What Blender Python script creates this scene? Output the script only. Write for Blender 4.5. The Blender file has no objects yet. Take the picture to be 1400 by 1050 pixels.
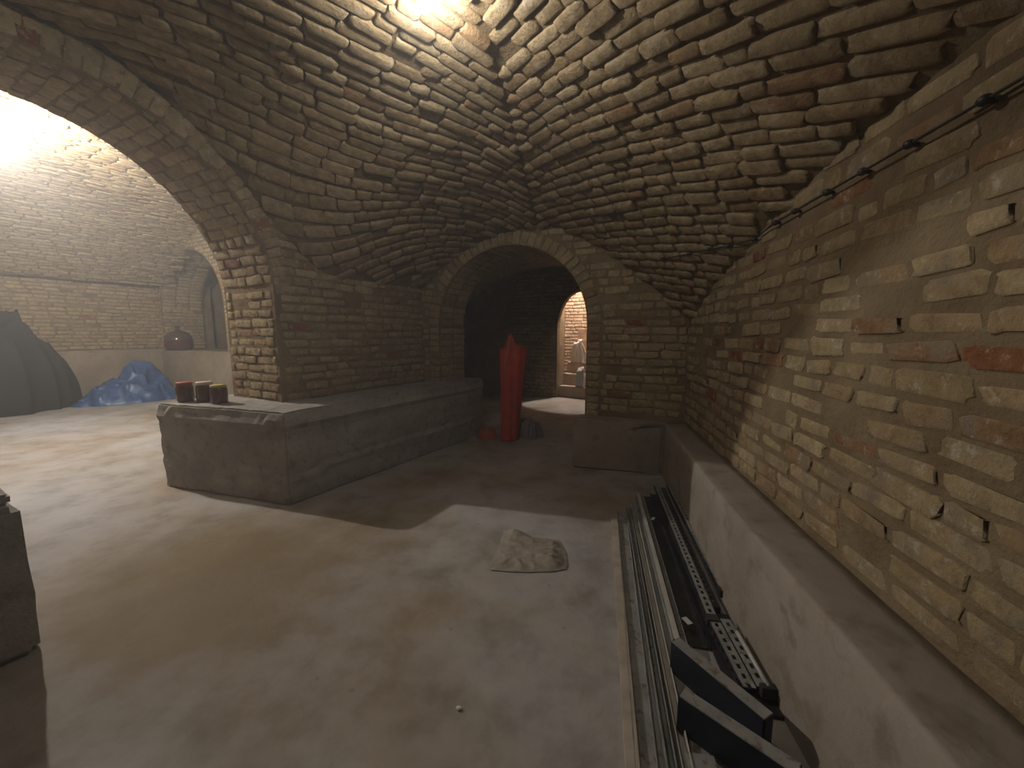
import bpy, bmesh, math, random
import numpy as np
from mathutils import Vector, Matrix, noise

sc = bpy.context.scene
COL = sc.collection
RNG = random.Random(11)

# ------------------------------------------------------------------ camera, world, exposure
CAM_H, PITCH, FPX = 1.5, math.radians(7.2), 540.0
cd = bpy.data.cameras.new('camera'); cam = bpy.data.objects.new('camera', cd); COL.objects.link(cam)
cd.sensor_width = 36.0; cd.lens = FPX / 1400.0 * 36.0; cd.clip_start = 0.05; cd.clip_end = 100
cam.location = (0, 0, CAM_H); cam.rotation_euler = (math.pi / 2 - PITCH, 0, 0)
sc.camera = cam
w = bpy.data.worlds.new('world'); sc.world = w; w.use_nodes = True
w.node_tree.nodes['Background'].inputs[0].default_value = (0.0, 0.0, 0.0, 1)
w.node_tree.nodes['Background'].inputs[1].default_value = 0.0
vs_ = w.node_tree.nodes.new('ShaderNodeVolumeScatter')          # thin dust in the cellar air
vs_.inputs['Color'].default_value = (1.0, 0.98, 0.95, 1); vs_.inputs['Density'].default_value = 0.021; vs_.inputs['Anisotropy'].default_value = 0.35
w.node_tree.links.new(vs_.outputs[0], w.node_tree.nodes['World Output'].inputs['Volume'])
sc.view_settings.view_transform = 'Standard'; sc.view_settings.look = 'None'
sc.view_settings.exposure = 0.0; sc.view_settings.gamma = 1.0; sc.view_settings.use_curve_mapping = False
sc.cycles.use_denoising = True
sc.cycles.diffuse_bounces = 5; sc.cycles.max_bounces = 8; sc.cycles.adaptive_threshold = 0.03
LAMP_SIDE, LAMP_VAULT, LAMP_STAIR = 8300.0, 620.0, 6500.0     # bulb emission strengths

# ------------------------------------------------------------------ room frame: u to the right, v into the depth
EU = (0.885, -0.465); EV = (0.465, 0.885)
def W(u, v, z=0.0): return Vector((u * EU[0] + v * EV[0], u * EU[1] + v * EV[1], z))
def UV(x, y): return x * EU[0] + y * EU[1], x * EV[0] + y * EV[1]

# ------------------------------------------------------------------ materials
def new_mat(name):
    m = bpy.data.materials.new(name); m.use_nodes = True
    nt = m.node_tree; b = nt.nodes['Principled BSDF']
    return m, nt, b
def N(nt, t, **kw):
    n = nt.nodes.new(t)
    for k, v in kw.items():
        if k in n.inputs.keys(): n.inputs[k].default_value = v
        else: setattr(n, k, v)
    return n
def ramp(nt, stops, interp='LINEAR'):
    r = nt.nodes.new('ShaderNodeValToRGB'); r.color_ramp.interpolation = interp
    e = r.color_ramp.elements
    while len(e) < len(stops): e.new(0.5)
    for i, (p, c) in enumerate(stops):
        e[i].position = p; e[i].color = (*c, 1)
    return r
def coords(nt, scale=(1, 1, 1)):
    g = nt.nodes.new('ShaderNodeNewGeometry')
    mp = nt.nodes.new('ShaderNodeMapping'); mp.inputs['Scale'].default_value = scale
    nt.links.new(g.outputs['Position'], mp.inputs['Vector'])
    return mp.outputs[0], g
def bump(nt, bsdf, height, strength, dist):
    b = nt.nodes.new('ShaderNodeBump'); b.inputs['Strength'].default_value = strength; b.inputs['Distance'].default_value = dist
    nt.links.new(height, b.inputs['Height']); nt.links.new(b.outputs[0], bsdf.inputs['Normal'])
def mixc(nt, fac, a, b):
    m = nt.nodes.new('ShaderNodeMix'); m.data_type = 'RGBA'
    for sock, v in ((m.inputs[0], fac), (m.inputs[6], a), (m.inputs[7], b)):
        if hasattr(v, 'is_linked'): nt.links.new(v, sock)
        else: sock.default_value = v if isinstance(v, float) else (*v, 1)
    return m.outputs[2]
def math_n(nt, op, a, b=0.0):
    m = nt.nodes.new('ShaderNodeMath'); m.operation = op
    for s_, v in ((m.inputs[0], a), (m.inputs[1], b)):
        if hasattr(v, 'is_linked'): nt.links.new(v, s_)
        else: s_.default_value = v
    return m.outputs[0]

def noise_mat(name, c1, c2, scale=4, detail=6, rough=0.9, bscale=40, bstr=0.5, bdist=0.01, spec=0.2, c3=None, metallic=0.0):
    m, nt, b = new_mat(name)
    v, g = coords(nt)
    n1 = N(nt, 'ShaderNodeTexNoise', Scale=scale, Detail=detail, Roughness=0.6); nt.links.new(v, n1.inputs['Vector'])
    r = ramp(nt, [(0.35, c1), (0.65, c2)]); nt.links.new(n1.outputs[0], r.inputs[0])
    colr = r.outputs[0]
    if c3:
        n3 = N(nt, 'ShaderNodeTexNoise', Scale=scale * 3.7, Detail=4.0); nt.links.new(v, n3.inputs['Vector'])
        r3 = ramp(nt, [(0.55, (0, 0, 0)), (0.68, (1, 1, 1))]); nt.links.new(n3.outputs[0], r3.inputs[0])
        colr = mixc(nt, r3.outputs[0], colr, c3)
    nt.links.new(colr, b.inputs['Base Color'])
    n2 = N(nt, 'ShaderNodeTexNoise', Scale=bscale, Detail=8.0, Roughness=0.65); nt.links.new(v, n2.inputs['Vector'])
    bump(nt, b, n2.outputs[0], bstr, bdist)
    b.inputs['Roughness'].default_value = rough; b.inputs['Specular IOR Level'].default_value = spec
    b.inputs['Metallic'].default_value = metallic
    return m

def brick_mat(name, stops, lime=(0.27, 0.22, 0.155), lime_lo=0.52, lime_hi=0.64, salt=0.8):
    """brick faces: each brick draws its own fired colour; lime and dust lie over it in blotches"""
    m, nt, b = new_mat(name)
    v, g = coords(nt)
    oi = nt.nodes.new('ShaderNodeObjectInfo')
    rnd = math_n(nt, 'FRACT', math_n(nt, 'ADD', oi.outputs['Random'], math_n(nt, 'MULTIPLY', g.outputs['Random Per Island'], 7.31)))
    r = ramp(nt, stops); nt.links.new(rnd, r.inputs[0])
    n1 = N(nt, 'ShaderNodeTexNoise', Scale=14.0, Detail=7.0, Roughness=0.65); nt.links.new(v, n1.inputs['Vector'])
    r1 = ramp(nt, [(0.3, (0.62, 0.6, 0.57)), (0.7, (1.22, 1.22, 1.2))]); nt.links.new(n1.outputs[0], r1.inputs[0])
    mm = nt.nodes.new('ShaderNodeMix'); mm.data_type = 'RGBA'; mm.blend_type = 'MULTIPLY'; mm.inputs[0].default_value = 1.0
    nt.links.new(r.outputs[0], mm.inputs[6]); nt.links.new(r1.outputs[0], mm.inputs[7])
    n2 = N(nt, 'ShaderNodeTexNoise', Scale=7.0, Detail=8.0, Roughness=0.7); nt.links.new(v, n2.inputs['Vector'])
    r2 = ramp(nt, [(lime_lo, (0, 0, 0)), (lime_hi, (1, 1, 1))]); nt.links.new(n2.outputs[0], r2.inputs[0])
    c = mixc(nt, r2.outputs[0], mm.outputs[2], lime)
    n4 = N(nt, 'ShaderNodeTexNoise', Scale=17.0, Detail=9.0, Roughness=0.75); nt.links.new(v, n4.inputs['Vector'])
    r4 = ramp(nt, [(0.56, (0, 0, 0)), (0.66, (1, 1, 1))]); nt.links.new(n4.outputs[0], r4.inputs[0])
    c = mixc(nt, math_n(nt, 'MULTIPLY', r4.outputs[0], salt), c, (0.56, 0.50, 0.40))
    r5 = ramp(nt, [(0.30, (1, 1, 1)), (0.38, (0, 0, 0))]); nt.links.new(n4.outputs[0], r5.inputs[0])
    c = mixc(nt, math_n(nt, 'MULTIPLY', r5.outputs[0], 0.6), c, (0.15, 0.105, 0.065))
    nt.links.new(c, b.inputs['Base Color'])
    n3 = N(nt, 'ShaderNodeTexNoise', Scale=55.0, Detail=8.0, Roughness=0.7); nt.links.new(v, n3.inputs['Vector'])
    h = math_n(nt, 'ADD', n3.outputs[0], math_n(nt, 'MULTIPLY', n1.outputs[0], 1.6))
    bump(nt, b, h, 0.9, 0.012)
    b.inputs['Roughness'].default_value = 0.95; b.inputs['Specular IOR Level'].default_value = 0.1
    return m

OCHRE = [(0.0, (0.392, 0.299, 0.168)), (0.25, (0.466, 0.363, 0.214)), (0.5, (0.350, 0.260, 0.143)), (0.75, (0.498, 0.397, 0.239)), (0.9, (0.350, 0.240, 0.130)), (0.965, (0.318, 0.186, 0.101)), (0.985, (0.297, 0.118, 0.059)), (1.0, (0.244, 0.088, 0.042))]
VAULTC = [(0.0, (0.350, 0.265, 0.155)), (0.3, (0.424, 0.328, 0.197)), (0.55, (0.307, 0.225, 0.126)), (0.8, (0.456, 0.353, 0.218)), (0.96, (0.350, 0.245, 0.134)), (1.0, (0.329, 0.196, 0.105))]
M_BRICK = brick_mat('old_ochre_brick', OCHRE)
M_VBRICK = brick_mat('vault_brick', VAULTC, lime=(0.42, 0.37, 0.28), lime_lo=0.55, lime_hi=0.72, salt=0.35)
M_MORTAR = noise_mat('lime_mortar', (0.185, 0.132, 0.076), (0.292, 0.221, 0.133), scale=3, bscale=30, bstr=0.9, bdist=0.02, rough=1.0, spec=0.05)
M_JOINT = noise_mat('raked_joint_mortar', (0.159, 0.113, 0.063), (0.233, 0.171, 0.101), scale=5, bscale=30, bstr=0.9, bdist=0.02, rough=1.0, spec=0.05)
M_CONC = noise_mat('ledge_concrete', (0.27, 0.255, 0.235), (0.36, 0.335, 0.305), scale=3, bscale=28, bstr=0.8, bdist=0.012, c3=(0.25, 0.215, 0.17), rough=0.92)
M_CONCB = noise_mat('brown_ledge_concrete', (0.19, 0.155, 0.11), (0.27, 0.225, 0.165), scale=2.2, bscale=34, bstr=0.5, bdist=0.008, c3=(0.20, 0.165, 0.12), rough=0.95)
M_CONCW = noise_mat('warm_ledge_concrete', (0.26, 0.22, 0.178), (0.345, 0.30, 0.25), scale=2.2, bscale=34, bstr=0.5, bdist=0.008, c3=(0.235, 0.195, 0.15), rough=0.9)

def floor_mat():
    m, nt, b = new_mat('worn_concrete_floor')
    v, g = coords(nt)
    n1 = N(nt, 'ShaderNodeTexNoise', Scale=0.55, Detail=5.0, Roughness=0.55); nt.links.new(v, n1.inputs['Vector'])
    r1 = ramp(nt, [(0.38, (0.28, 0.225, 0.16)), (0.5, (0.35, 0.33, 0.305)), (0.62, (0.39, 0.39, 0.395))]); nt.links.new(n1.outputs[0], r1.inputs[0])
    n2 = N(nt, 'ShaderNodeTexNoise', Scale=3.1, Detail=9.0, Roughness=0.62); nt.links.new(v, n2.inputs['Vector'])
    r2 = ramp(nt, [(0.33, (0.72, 0.7, 0.66)), (0.5, (1, 1, 1)), (0.68, (1.14, 1.13, 1.12))]); nt.links.new(n2.outputs[0], r2.inputs[0])
    mm = nt.nodes.new('ShaderNodeMix'); mm.data_type = 'RGBA'; mm.blend_type = 'MULTIPLY'; mm.inputs[0].default_value = 1.0
    nt.links.new(r1.outputs[0], mm.inputs[6]); nt.links.new(r2.outputs[0], mm.inputs[7])
    vo = N(nt, 'ShaderNodeTexVoronoi', Scale=5.0); nt.links.new(v, vo.inputs['Vector'])
    r3 = ramp(nt, [(0.03, (1, 1, 1)), (0.07, (0, 0, 0))]); nt.links.new(vo.outputs[0], r3.inputs[0])
    c = mixc(nt, math_n(nt, 'MULTIPLY', r3.outputs[0], 0.45), mm.outputs[2], (0.16, 0.13, 0.1))
    # brown tint around one spot of the open floor, with a ragged edge
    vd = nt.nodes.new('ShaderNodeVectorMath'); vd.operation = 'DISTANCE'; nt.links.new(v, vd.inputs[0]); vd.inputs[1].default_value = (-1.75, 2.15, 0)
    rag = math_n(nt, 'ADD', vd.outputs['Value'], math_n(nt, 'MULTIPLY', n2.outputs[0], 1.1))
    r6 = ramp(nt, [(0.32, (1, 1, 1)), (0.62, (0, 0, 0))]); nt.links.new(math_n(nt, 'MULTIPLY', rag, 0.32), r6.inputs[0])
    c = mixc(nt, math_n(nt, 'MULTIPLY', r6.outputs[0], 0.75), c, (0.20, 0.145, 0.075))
    nt.links.new(c, b.inputs['Base Color'])
    n3 = N(nt, 'ShaderNodeTexNoise', Scale=22.0, Detail=9.0, Roughness=0.6); nt.links.new(v, n3.inputs['Vector'])
    bump(nt, b, math_n(nt, 'ADD', n3.outputs[0], math_n(nt, 'MULTIPLY', n2.outputs[0], 2.0)), 0.35, 0.012)
    b.inputs['Roughness'].default_value = 0.78; b.inputs['Specular IOR Level'].default_value = 0.25
    return m
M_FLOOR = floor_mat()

def flat_mat(name, c, rough=0.6, metallic=0.0, spec=0.4, var=0.15, scale=25, bstr=0.2, **kw):
    c2 = tuple(max(0, x * (1 - var)) for x in c)
    m = noise_mat(name, c2, c, scale=scale, bscale=scale * 3, bstr=bstr, bdist=0.003, rough=rough, spec=spec, metallic=metallic)
    for k, v in kw.items(): m.node_tree.nodes['Principled BSDF'].inputs[k].default_value = v
    return m
def emit_mat(name, c, s):
    m, nt, b = new_mat(name)
    b.inputs['Base Color'].default_value = (0.9, 0.9, 0.9, 1)
    b.inputs['Emission Color'].default_value = (*c, 1); b.inputs['Emission Strength'].default_value = s
    return m

# ------------------------------------------------------------------ object helpers
def link(o, parent=None):
    COL.objects.link(o)
    if parent is not None: o.parent = parent
    return o
def obj(name, bm, mat, parent=None, smooth=False, loc=None):
    me = bpy.data.meshes.new(name); bm.to_mesh(me); bm.free()
    me.materials.append(mat)
    if smooth: me.polygons.foreach_set('use_smooth', [True] * len(me.polygons))
    o = bpy.data.objects.new(name, me); link(o, parent)
    if loc is not None: o.location = loc
    return o
def raw(name, verts, faces, mat, parent=None, smooth=False):
    me = bpy.data.meshes.new(name); me.from_pydata([tuple(v) for v in verts], [], faces); me.update()
    me.materials.append(mat)
    if smooth: me.polygons.foreach_set('use_smooth', [True] * len(me.polygons))
    o = bpy.data.objects.new(name, me); return link(o, parent)
def empty(name, loc=(0, 0, 0), rz=0.0):
    o = bpy.data.objects.new(name, None); o.location = loc; o.rotation_euler = (0, 0, rz); o.empty_display_size = 0.1
    return link(o)
def tag(o, label, cat, group=None):
    o['label'] = label; o['category'] = cat
    if group: o['group'] = group
    return o
def struct(o, label=None):
    o['kind'] = 'structure'
    if label: o['label'] = label
    return o
def add_box(bm, c, s, rot=None, bevel=0.0):
    r = bmesh.ops.create_cube(bm, size=1.0)
    vs = r['verts']
    M = Matrix.Translation(Vector(c)) @ (rot.to_4x4() if rot else Matrix.Identity(4)) @ Matrix.Diagonal((*s, 1))
    bmesh.ops.transform(bm, matrix=M, verts=vs)
    if bevel > 0:
        es = list({e for v in vs for e in v.link_edges})
        bmesh.ops.bevel(bm, geom=es, offset=bevel, segments=2, affect='EDGES')
def prism(bm, poly, z0, z1):
    lo = [bm.verts.new((p[0], p[1], z0)) for p in poly]; hi = [bm.verts.new((p[0], p[1], z1)) for p in poly]
    n = len(poly)
    a = sum(poly[i][0] * poly[(i + 1) % n][1] - poly[(i + 1) % n][0] * poly[i][1] for i in range(n))
    if a < 0: lo.reverse(); hi.reverse()
    bm.faces.new(hi); bm.faces.new(list(reversed(lo)))
    for i in range(n): bm.faces.new((lo[i], lo[(i + 1) % n], hi[(i + 1) % n], hi[i]))
def roughen(bm, cell=0.12, amp=0.008, freq=3.0, bevel=0.015, seed=0.0, keep_bottom=True):
    bmesh.ops.recalc_face_normals(bm, faces=bm.faces[:])
    if bevel: bmesh.ops.bevel(bm, geom=bm.edges[:], offset=bevel, segments=2, affect='EDGES')
    bmesh.ops.triangulate(bm, faces=[f for f in bm.faces if len(f.verts) > 4])
    for _ in range(6):
        es = [e for e in bm.edges if e.calc_length() > cell * 1.6]
        if not es: break
        bmesh.ops.subdivide_edges(bm, edges=es, cuts=1, use_grid_fill=True)
        bmesh.ops.triangulate(bm, faces=[f for f in bm.faces if len(f.verts) > 4])
    for v in bm.verts:
        if keep_bottom and v.co.z < 0.003: continue
        d = noise.noise_vector(v.co * freq + Vector((seed, seed * 1.7, 3.1))) + 0.6 * noise.noise_vector(v.co * freq * 4.1 + Vector((seed, 5, 1)))
        v.co += d * amp
def tube(bm, pts, r, seg=8, cap=True):
    pts = [Vector(p) for p in pts]; rings = []
    rr = r if isinstance(r, (list, tuple)) else [r] * len(pts)
    up0 = None
    for i, p in enumerate(pts):
        t = (pts[min(i + 1, len(pts) - 1)] - pts[max(i - 1, 0)]).normalized()
        a = t.cross(Vector((0, 0, 1)))
        if a.length < 1e-3: a = t.cross(Vector((0, 1, 0)))
        a.normalize()
        if up0 is not None and a.dot(up0) < 0: a = -a
        up0 = a
        b = t.cross(a)
        rings.append([bm.verts.new(p + (a * math.cos(2 * math.pi * k / seg) + b * math.sin(2 * math.pi * k / seg)) * rr[i]) for k in range(seg)])
    for i in range(len(rings) - 1):
        for k in range(seg):
            bm.faces.new((rings[i][k], rings[i][(k + 1) % seg], rings[i + 1][(k + 1) % seg], rings[i + 1][k]))
    if cap:
        bm.faces.new(list(reversed(rings[0]))); bm.faces.new(rings[-1])
    bmesh.ops.recalc_face_normals(bm, faces=bm.faces[:])
def lathe(bm, prof, seg=24, center=(0, 0, 0)):
    rings = []
    cx, cy, cz = center
    for r, z in prof:
        if r < 1e-5: rings.append([bm.verts.new((cx, cy, cz + z))])
        else: rings.append([bm.verts.new((cx + r * math.cos(2 * math.pi * k / seg), cy + r * math.sin(2 * math.pi * k / seg), cz + z)) for k in range(seg)])
    for a, b in zip(rings, rings[1:]):
        for k in range(seg):
            q = [a[k % len(a)], a[(k + 1) % len(a)], b[(k + 1) % len(b)], b[k % len(b)]]
            q2 = []
            for x in q:
                if x not in q2: q2.append(x)
            if len(q2) > 2: bm.faces.new(q2)
    bmesh.ops.recalc_face_normals(bm, faces=bm.faces[:])

# ------------------------------------------------------------------ bricks: eight worn shapes shared by every brick of the place
def brick_mesh(name, seed, mat, worn=1.0):
    r = random.Random(seed); nx, nz = 4, 4
    xs = [-0.5, -0.40, 0.40, 0.5]; zs = [-0.5, -0.30, 0.30, 0.5]
    V = []; F = []
    kx = [r.uniform(-0.035, 0.035) * worn for _ in range(4)]; kz = [r.uniform(-0.09, 0.09) * worn for _ in range(4)]
    for j in range(nz):
        for i in range(nx):
            e = (i in (0, 3)) + (j in (0, 3))
            x = xs[i] + r.uniform(-0.02, 0.02) * worn + (kx[j] if i in (0, 3) else 0)
            z = zs[j] + r.uniform(-0.05, 0.05) * worn + (kz[i] if j in (0, 3) else 0)
            if e == 2: x *= 0.955; z *= 0.88
            y = -0.30 * (e == 1) - 0.5 * (e == 2) + r.uniform(-0.16, 0.16) * worn * (1 if e else 0.8)
            V.append((x, y, z))
    g = lambda i, j: j * nx + i
    for j in range(3):
        for i in range(3): F.append((g(i, j), g(i + 1, j), g(i + 1, j + 1), g(i, j + 1)))
    rim = [g(i, 0) for i in range(4)] + [g(3, j) for j in range(1, 4)] + [g(i, 3) for i in (2, 1, 0)] + [g(0, j) for j in (2, 1)]
    base = len(V)
    for k in rim: V.append((V[k][0] * 1.0, -3.0, V[k][2] * 1.0))
    n = len(rim)
    for k in range(n): F.append((rim[k], base + k, base + (k + 1) % n, rim[(k + 1) % n]))
    me = bpy.data.meshes.new(name); me.from_pydata(V, [], F); me.update(); me.materials.append(mat)
    bmm = bmesh.new(); bmm.from_mesh(me); bmesh.ops.recalc_face_normals(bmm, faces=bmm.faces[:])
    if sum(f.normal.y for f in list(bmm.faces)[:9]) < 0: bmesh.ops.reverse_faces(bmm, faces=bmm.faces[:])
    bmm.to_mesh(me); bmm.free()
    me.polygons.foreach_set('use_smooth', [True] * len(me.polygons))
    return me
WALL_BRICKS = [brick_mesh('brick', 100 + k, M_BRICK, 1.5) for k in range(10)]
VAULT_BRICKS = [brick_mesh('brick', 300 + k, M_VBRICK, 1.0) for k in range(10)]
_arrays = {}
def mesh_arrays(me):
    if me.name not in _arrays:
        co = np.array([v.co[:] for v in me.vertices]); _arrays[me.name] = (co, [tuple(p.vertices) for p in me.polygons])
    return _arrays[me.name]
CAMP = Vector((0, 0, CAM_H))
def screen_size(P, area):
    d = P - CAMP
    fw = d.y * math.cos(PITCH) - d.z * math.sin(PITCH); up = d.y * math.sin(PITCH) + d.z * math.cos(PITCH)
    if fw < 0.15: return 0.0
    sx = d.x / fw * FPX; sy = up / fw * FPX
    if abs(sx) > 780 or abs(sy) > 600: return 0.0
    return area / (fw * fw)
def lay_bricks(parent, placements, meshes, limit=290, name='brick', rest_name='far_bricks', only_stuff=False):
    """placements: (matrix, rank). The ones that show largest become single brick objects, the rest one joined part."""
    placements.sort(key=lambda p: -p[1])
    single = [] if only_stuff else [p for p in placements[:limit] if p[1] > 0]
    rest = placements[len(single):]
    for i, (M, rk) in enumerate(single):
        o = bpy.data.objects.new(name, meshes[RNG.randrange(len(meshes))])
        o.matrix_basis = M
        link(o, parent)
    if rest:
        vs = []; fs = []; off = 0
        for M, rk in rest:
            co, pf = mesh_arrays(meshes[RNG.randrange(len(meshes))])
            A = np.array(M)
            vs.append(co @ A[:3, :3].T + A[:3, 3]); fs += [tuple(i + off for i in f) for f in pf]; off += len(co)
        V = np.concatenate(vs)
        me = bpy.data.meshes.new(rest_name); me.from_pydata(V.tolist(), [], fs); me.update()
        me.materials.append(meshes[0].materials[0])
        me.polygons.foreach_set('use_smooth', [True] * len(me.polygons))
        o = bpy.data.objects.new(rest_name, me); link(o, parent); o['kind'] = 'stuff'
def frame_matrix(P, tx, nrm, sx, sy, sz, roll=0.0):
    """x along the course, y out of the surface, z across the course"""
    n = nrm.normalized(); x = (tx - n * tx.dot(n)).normalized(); z = x.cross(n).normalized()
    if roll: x, z = x * math.cos(roll) + z * math.sin(roll), z * math.cos(roll) - x * math.sin(roll)
    M = Matrix(((x.x * sx, n.x * sy, z.x * sz, P.x), (x.y * sx, n.y * sy, z.y * sz, P.y), (x.z * sx, n.z * sy, z.z * sz, P.z), (0, 0, 0, 1)))
    return M
def flat_courses(p0, ex, nrm, length, z0, z1, inside, blen=0.275, pitch=0.088, gap=0.016, proud=0.008, depth=0.014, skip=0.05, seed=1, wob=0.006):
    """courses of a straight wall: p0 a foot point, ex along it, nrm into the room"""
    r = random.Random(seed); out = []
    ex = ex.normalized(); k = 0; z = z0 + pitch / 2
    while z < z1:
        s = -r.uniform(0, blen)
        while s < length:
            L = blen * r.choice((1, 1, 1, 0.52, 0.78)) * r.uniform(0.93, 1.06)
            lo, hi = max(s, 0.0), min(s + L, length); full = L
            zz = z + wob * (math.sin((s + L / 2) * 2.3 + k * 0.7) + r.uniform(-0.6, 0.6))
            ok_lo = hi > lo and inside(lo + 0.01, zz); ok_hi = hi > lo and inside(hi - 0.01, zz)
            if hi - lo > 0.05 and (ok_lo or ok_hi) and r.random() > skip:
                if not (ok_lo and ok_hi):
                    f = 1.0
                    while f > 0.2:
                        f -= 0.1
                        if inside(lo + (hi - lo) * f if ok_lo else hi - (hi - lo) * f, zz): break
                    if ok_lo: hi = lo + (hi - lo) * f
                    else: lo = hi - (hi - lo) * f
                c = (lo + hi) / 2; Lb = hi - lo
                P = p0 + ex * c; q = Vector((P.x, P.y, zz)) + nrm * (proud + r.uniform(-0.006, 0.006))
                if Lb > 0.05:
                    out.append((frame_matrix(q, ex, nrm, max(0.035, Lb - gap * r.uniform(0.7, 1.6)), depth, (pitch - gap * r.uniform(0.75, 1.5)) * r.uniform(0.92, 1.06), r.uniform(-0.03, 0.03)), screen_size(q, Lb * pitch)))
            s += L
        z += pitch; k += 1
    return out

# ------------------------------------------------------------------ the vault over the main bay
V_BACK = 4.45
def u_right(v): return 1.1026 - 0.3124 * v
def u_crown(v): return -2.018 + 0.302 * (4.5 - v)
U_LEFT = -3.79
ARC_V, ARC_A, ARC_S, ARC_B = 0.92, 1.42, 1.88, 1.40            # arch to the side room (room side)
def z_crown(v): return 3.30 - 0.0465 * (v - 1.0) ** 2
def z_right(v): return 2.31 - 0.069 * (v - 1.27) ** 2
def z_left(v):
    q = (v - ARC_V) / (ARC_A + 0.06)
    rim = 1.9 + (ARC_B + 0.05) * math.sqrt(max(0.0, 1 - q * q))
    t = min(1.0, max(0.0, (abs(v - ARC_V) - 0.3) / 1.9))
    return max(rim, 2.1 + 0.65 * (1 + math.cos(math.pi * t)))
def z_vault(u, v):
    uc = u_crown(v)
    if u >= uc: s = (u - uc) / (u_right(v) - uc); e = z_right(v); p = 1.6
    else: s = (uc - u) / (uc - U_LEFT); e = z_left(v); p = 2.2
    s = min(s, 1.15)
    z = e + (z_crown(v) - e) * (1 - s ** p)
    return z + 0.02 * noise.noise(Vector((u * 1.1, v * 1.1, 0.3)))
def vault_pt(x, y, off=0.0):
    u, v = UV(x, y); return Vector((x, y, z_vault(u, v) + off))

def build_floor():
    pts = [W(-15, -4), W(4, -4), W(4, 13), W(-15, 13)]
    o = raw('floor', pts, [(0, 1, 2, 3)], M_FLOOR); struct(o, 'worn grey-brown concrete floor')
build_floor()

def build_vault():
    nv, ns = 90, 100; V = []; F = []
    for i in range(nv + 1):
        v = -1.45 + (V_BACK + 0.2 + 1.45) * i / nv
        for j in range(ns + 1):
            s = -1.02 + 2.04 * j / ns
            uc = u_crown(v); u = uc + s * (u_right(v) - uc) if s > 0 else uc + s * (uc - U_LEFT)
            p = W(u, v); V.append((p.x, p.y, z_vault(u, v) + 0.012))
    for i in range(nv):
        for j in range(ns):
            a = i * (ns + 1) + j; F.append((a, a + ns + 1, a + ns + 2, a + 1))
    c = raw('ceiling', V, F, M_JOINT, smooth=True); struct(c, 'shallow brick cross vault with courses meeting in chevrons at the crown')
    # swallow-tail courses at 45 degrees to the crown line
    P0 = Vector((0.307, 4.924, 0)); dC = Vector((0.1867, 0.9824, 0)); bR = Vector((0.9824, -0.1867, 0))
    r = random.Random(5); out = []
    pitch = 0.134                                     # spacing of the courses measured along the crown
    def slope(b): return 1.05 + 0.55 * b if side > 0 else max(0.55, 1.25 - 0.3 * b)    # how far a course swings back per unit of width
    def plan(a0, b, side):
        a = a0 - (1.05 * b + 0.275 * b * b if side > 0 else 1.25 * b - 0.15 * b * b)
        a += 0.03 * math.sin(a * 1.9 + b * 1.3 + side) + 0.018 * math.sin(b * 5.1 + a * 2.2)
        return (P0 + dC * a + bR * (side * b)).xy
    for side in (1, -1):
        a0 = -8.0
        while a0 < 6.5:
            a0 += pitch * r.uniform(0.93, 1.07)
            b = 0.01 + r.uniform(0, 0.015); first = True
            while b < 4.6:
                L = 0.265 * r.choice((1, 1, 1, 1.12, 0.8, 0.55)) * r.uniform(0.9, 1.1)
                if first: L *= r.uniform(0.35, 1.0); first = False
                k = math.hypot(1, slope(b)); m = b + L / 2 / k; b += L / k
                x, y = plan(a0, m, side)
                u, v = UV(x, y)
                if v > V_BACK - 0.02 or v < -1.3 or u > u_right(v) - 0.02 or u < U_LEFT + 0.03: continue
                if r.random() < 0.02: continue
                e = 0.02
                x1, y1 = plan(a0, m - e, side); x2, y2 = plan(a0, m + e, side)
                tx = (vault_pt(x2, y2) - vault_pt(x1, y1)); tx /= (Vector((x2 - x1, y2 - y1)).length)
                dp = Vector((x2 - x1, y2 - y1, 0)).normalized(); cr = Vector((-dp.y, dp.x, 0))
                tz = (vault_pt(x + cr.x * e, y + cr.y * e) - vault_pt(x - cr.x * e, y - cr.y * e)) / (2 * e)
                n = tx.cross(tz).normalized()
                if n.z > 0: n = -n
                zx = tx.length; zz = (tz - tx.normalized() * tz.dot(tx.normalized())).length
                if zx > 3 or zz > 3: continue
                pp = pitch * 1 / k                       # perpendicular spacing in plan
                q = vault_pt(x, y) + n * (0.016 + r.uniform(-0.014, 0.012))
                tx2 = tx + tz * r.uniform(-0.03, 0.03)
                out.append((frame_matrix(q, tx2, n, (L - 0.015) * zx, 0.024 * r.uniform(0.8, 1.3), (pp - 0.013 * r.uniform(0.6, 1.6)) * zz, 0), screen_size(q, L * pp * zx * zz)))
    lay_bricks(c, out, VAULT_BRICKS, limit=295)
build_vault()

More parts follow.
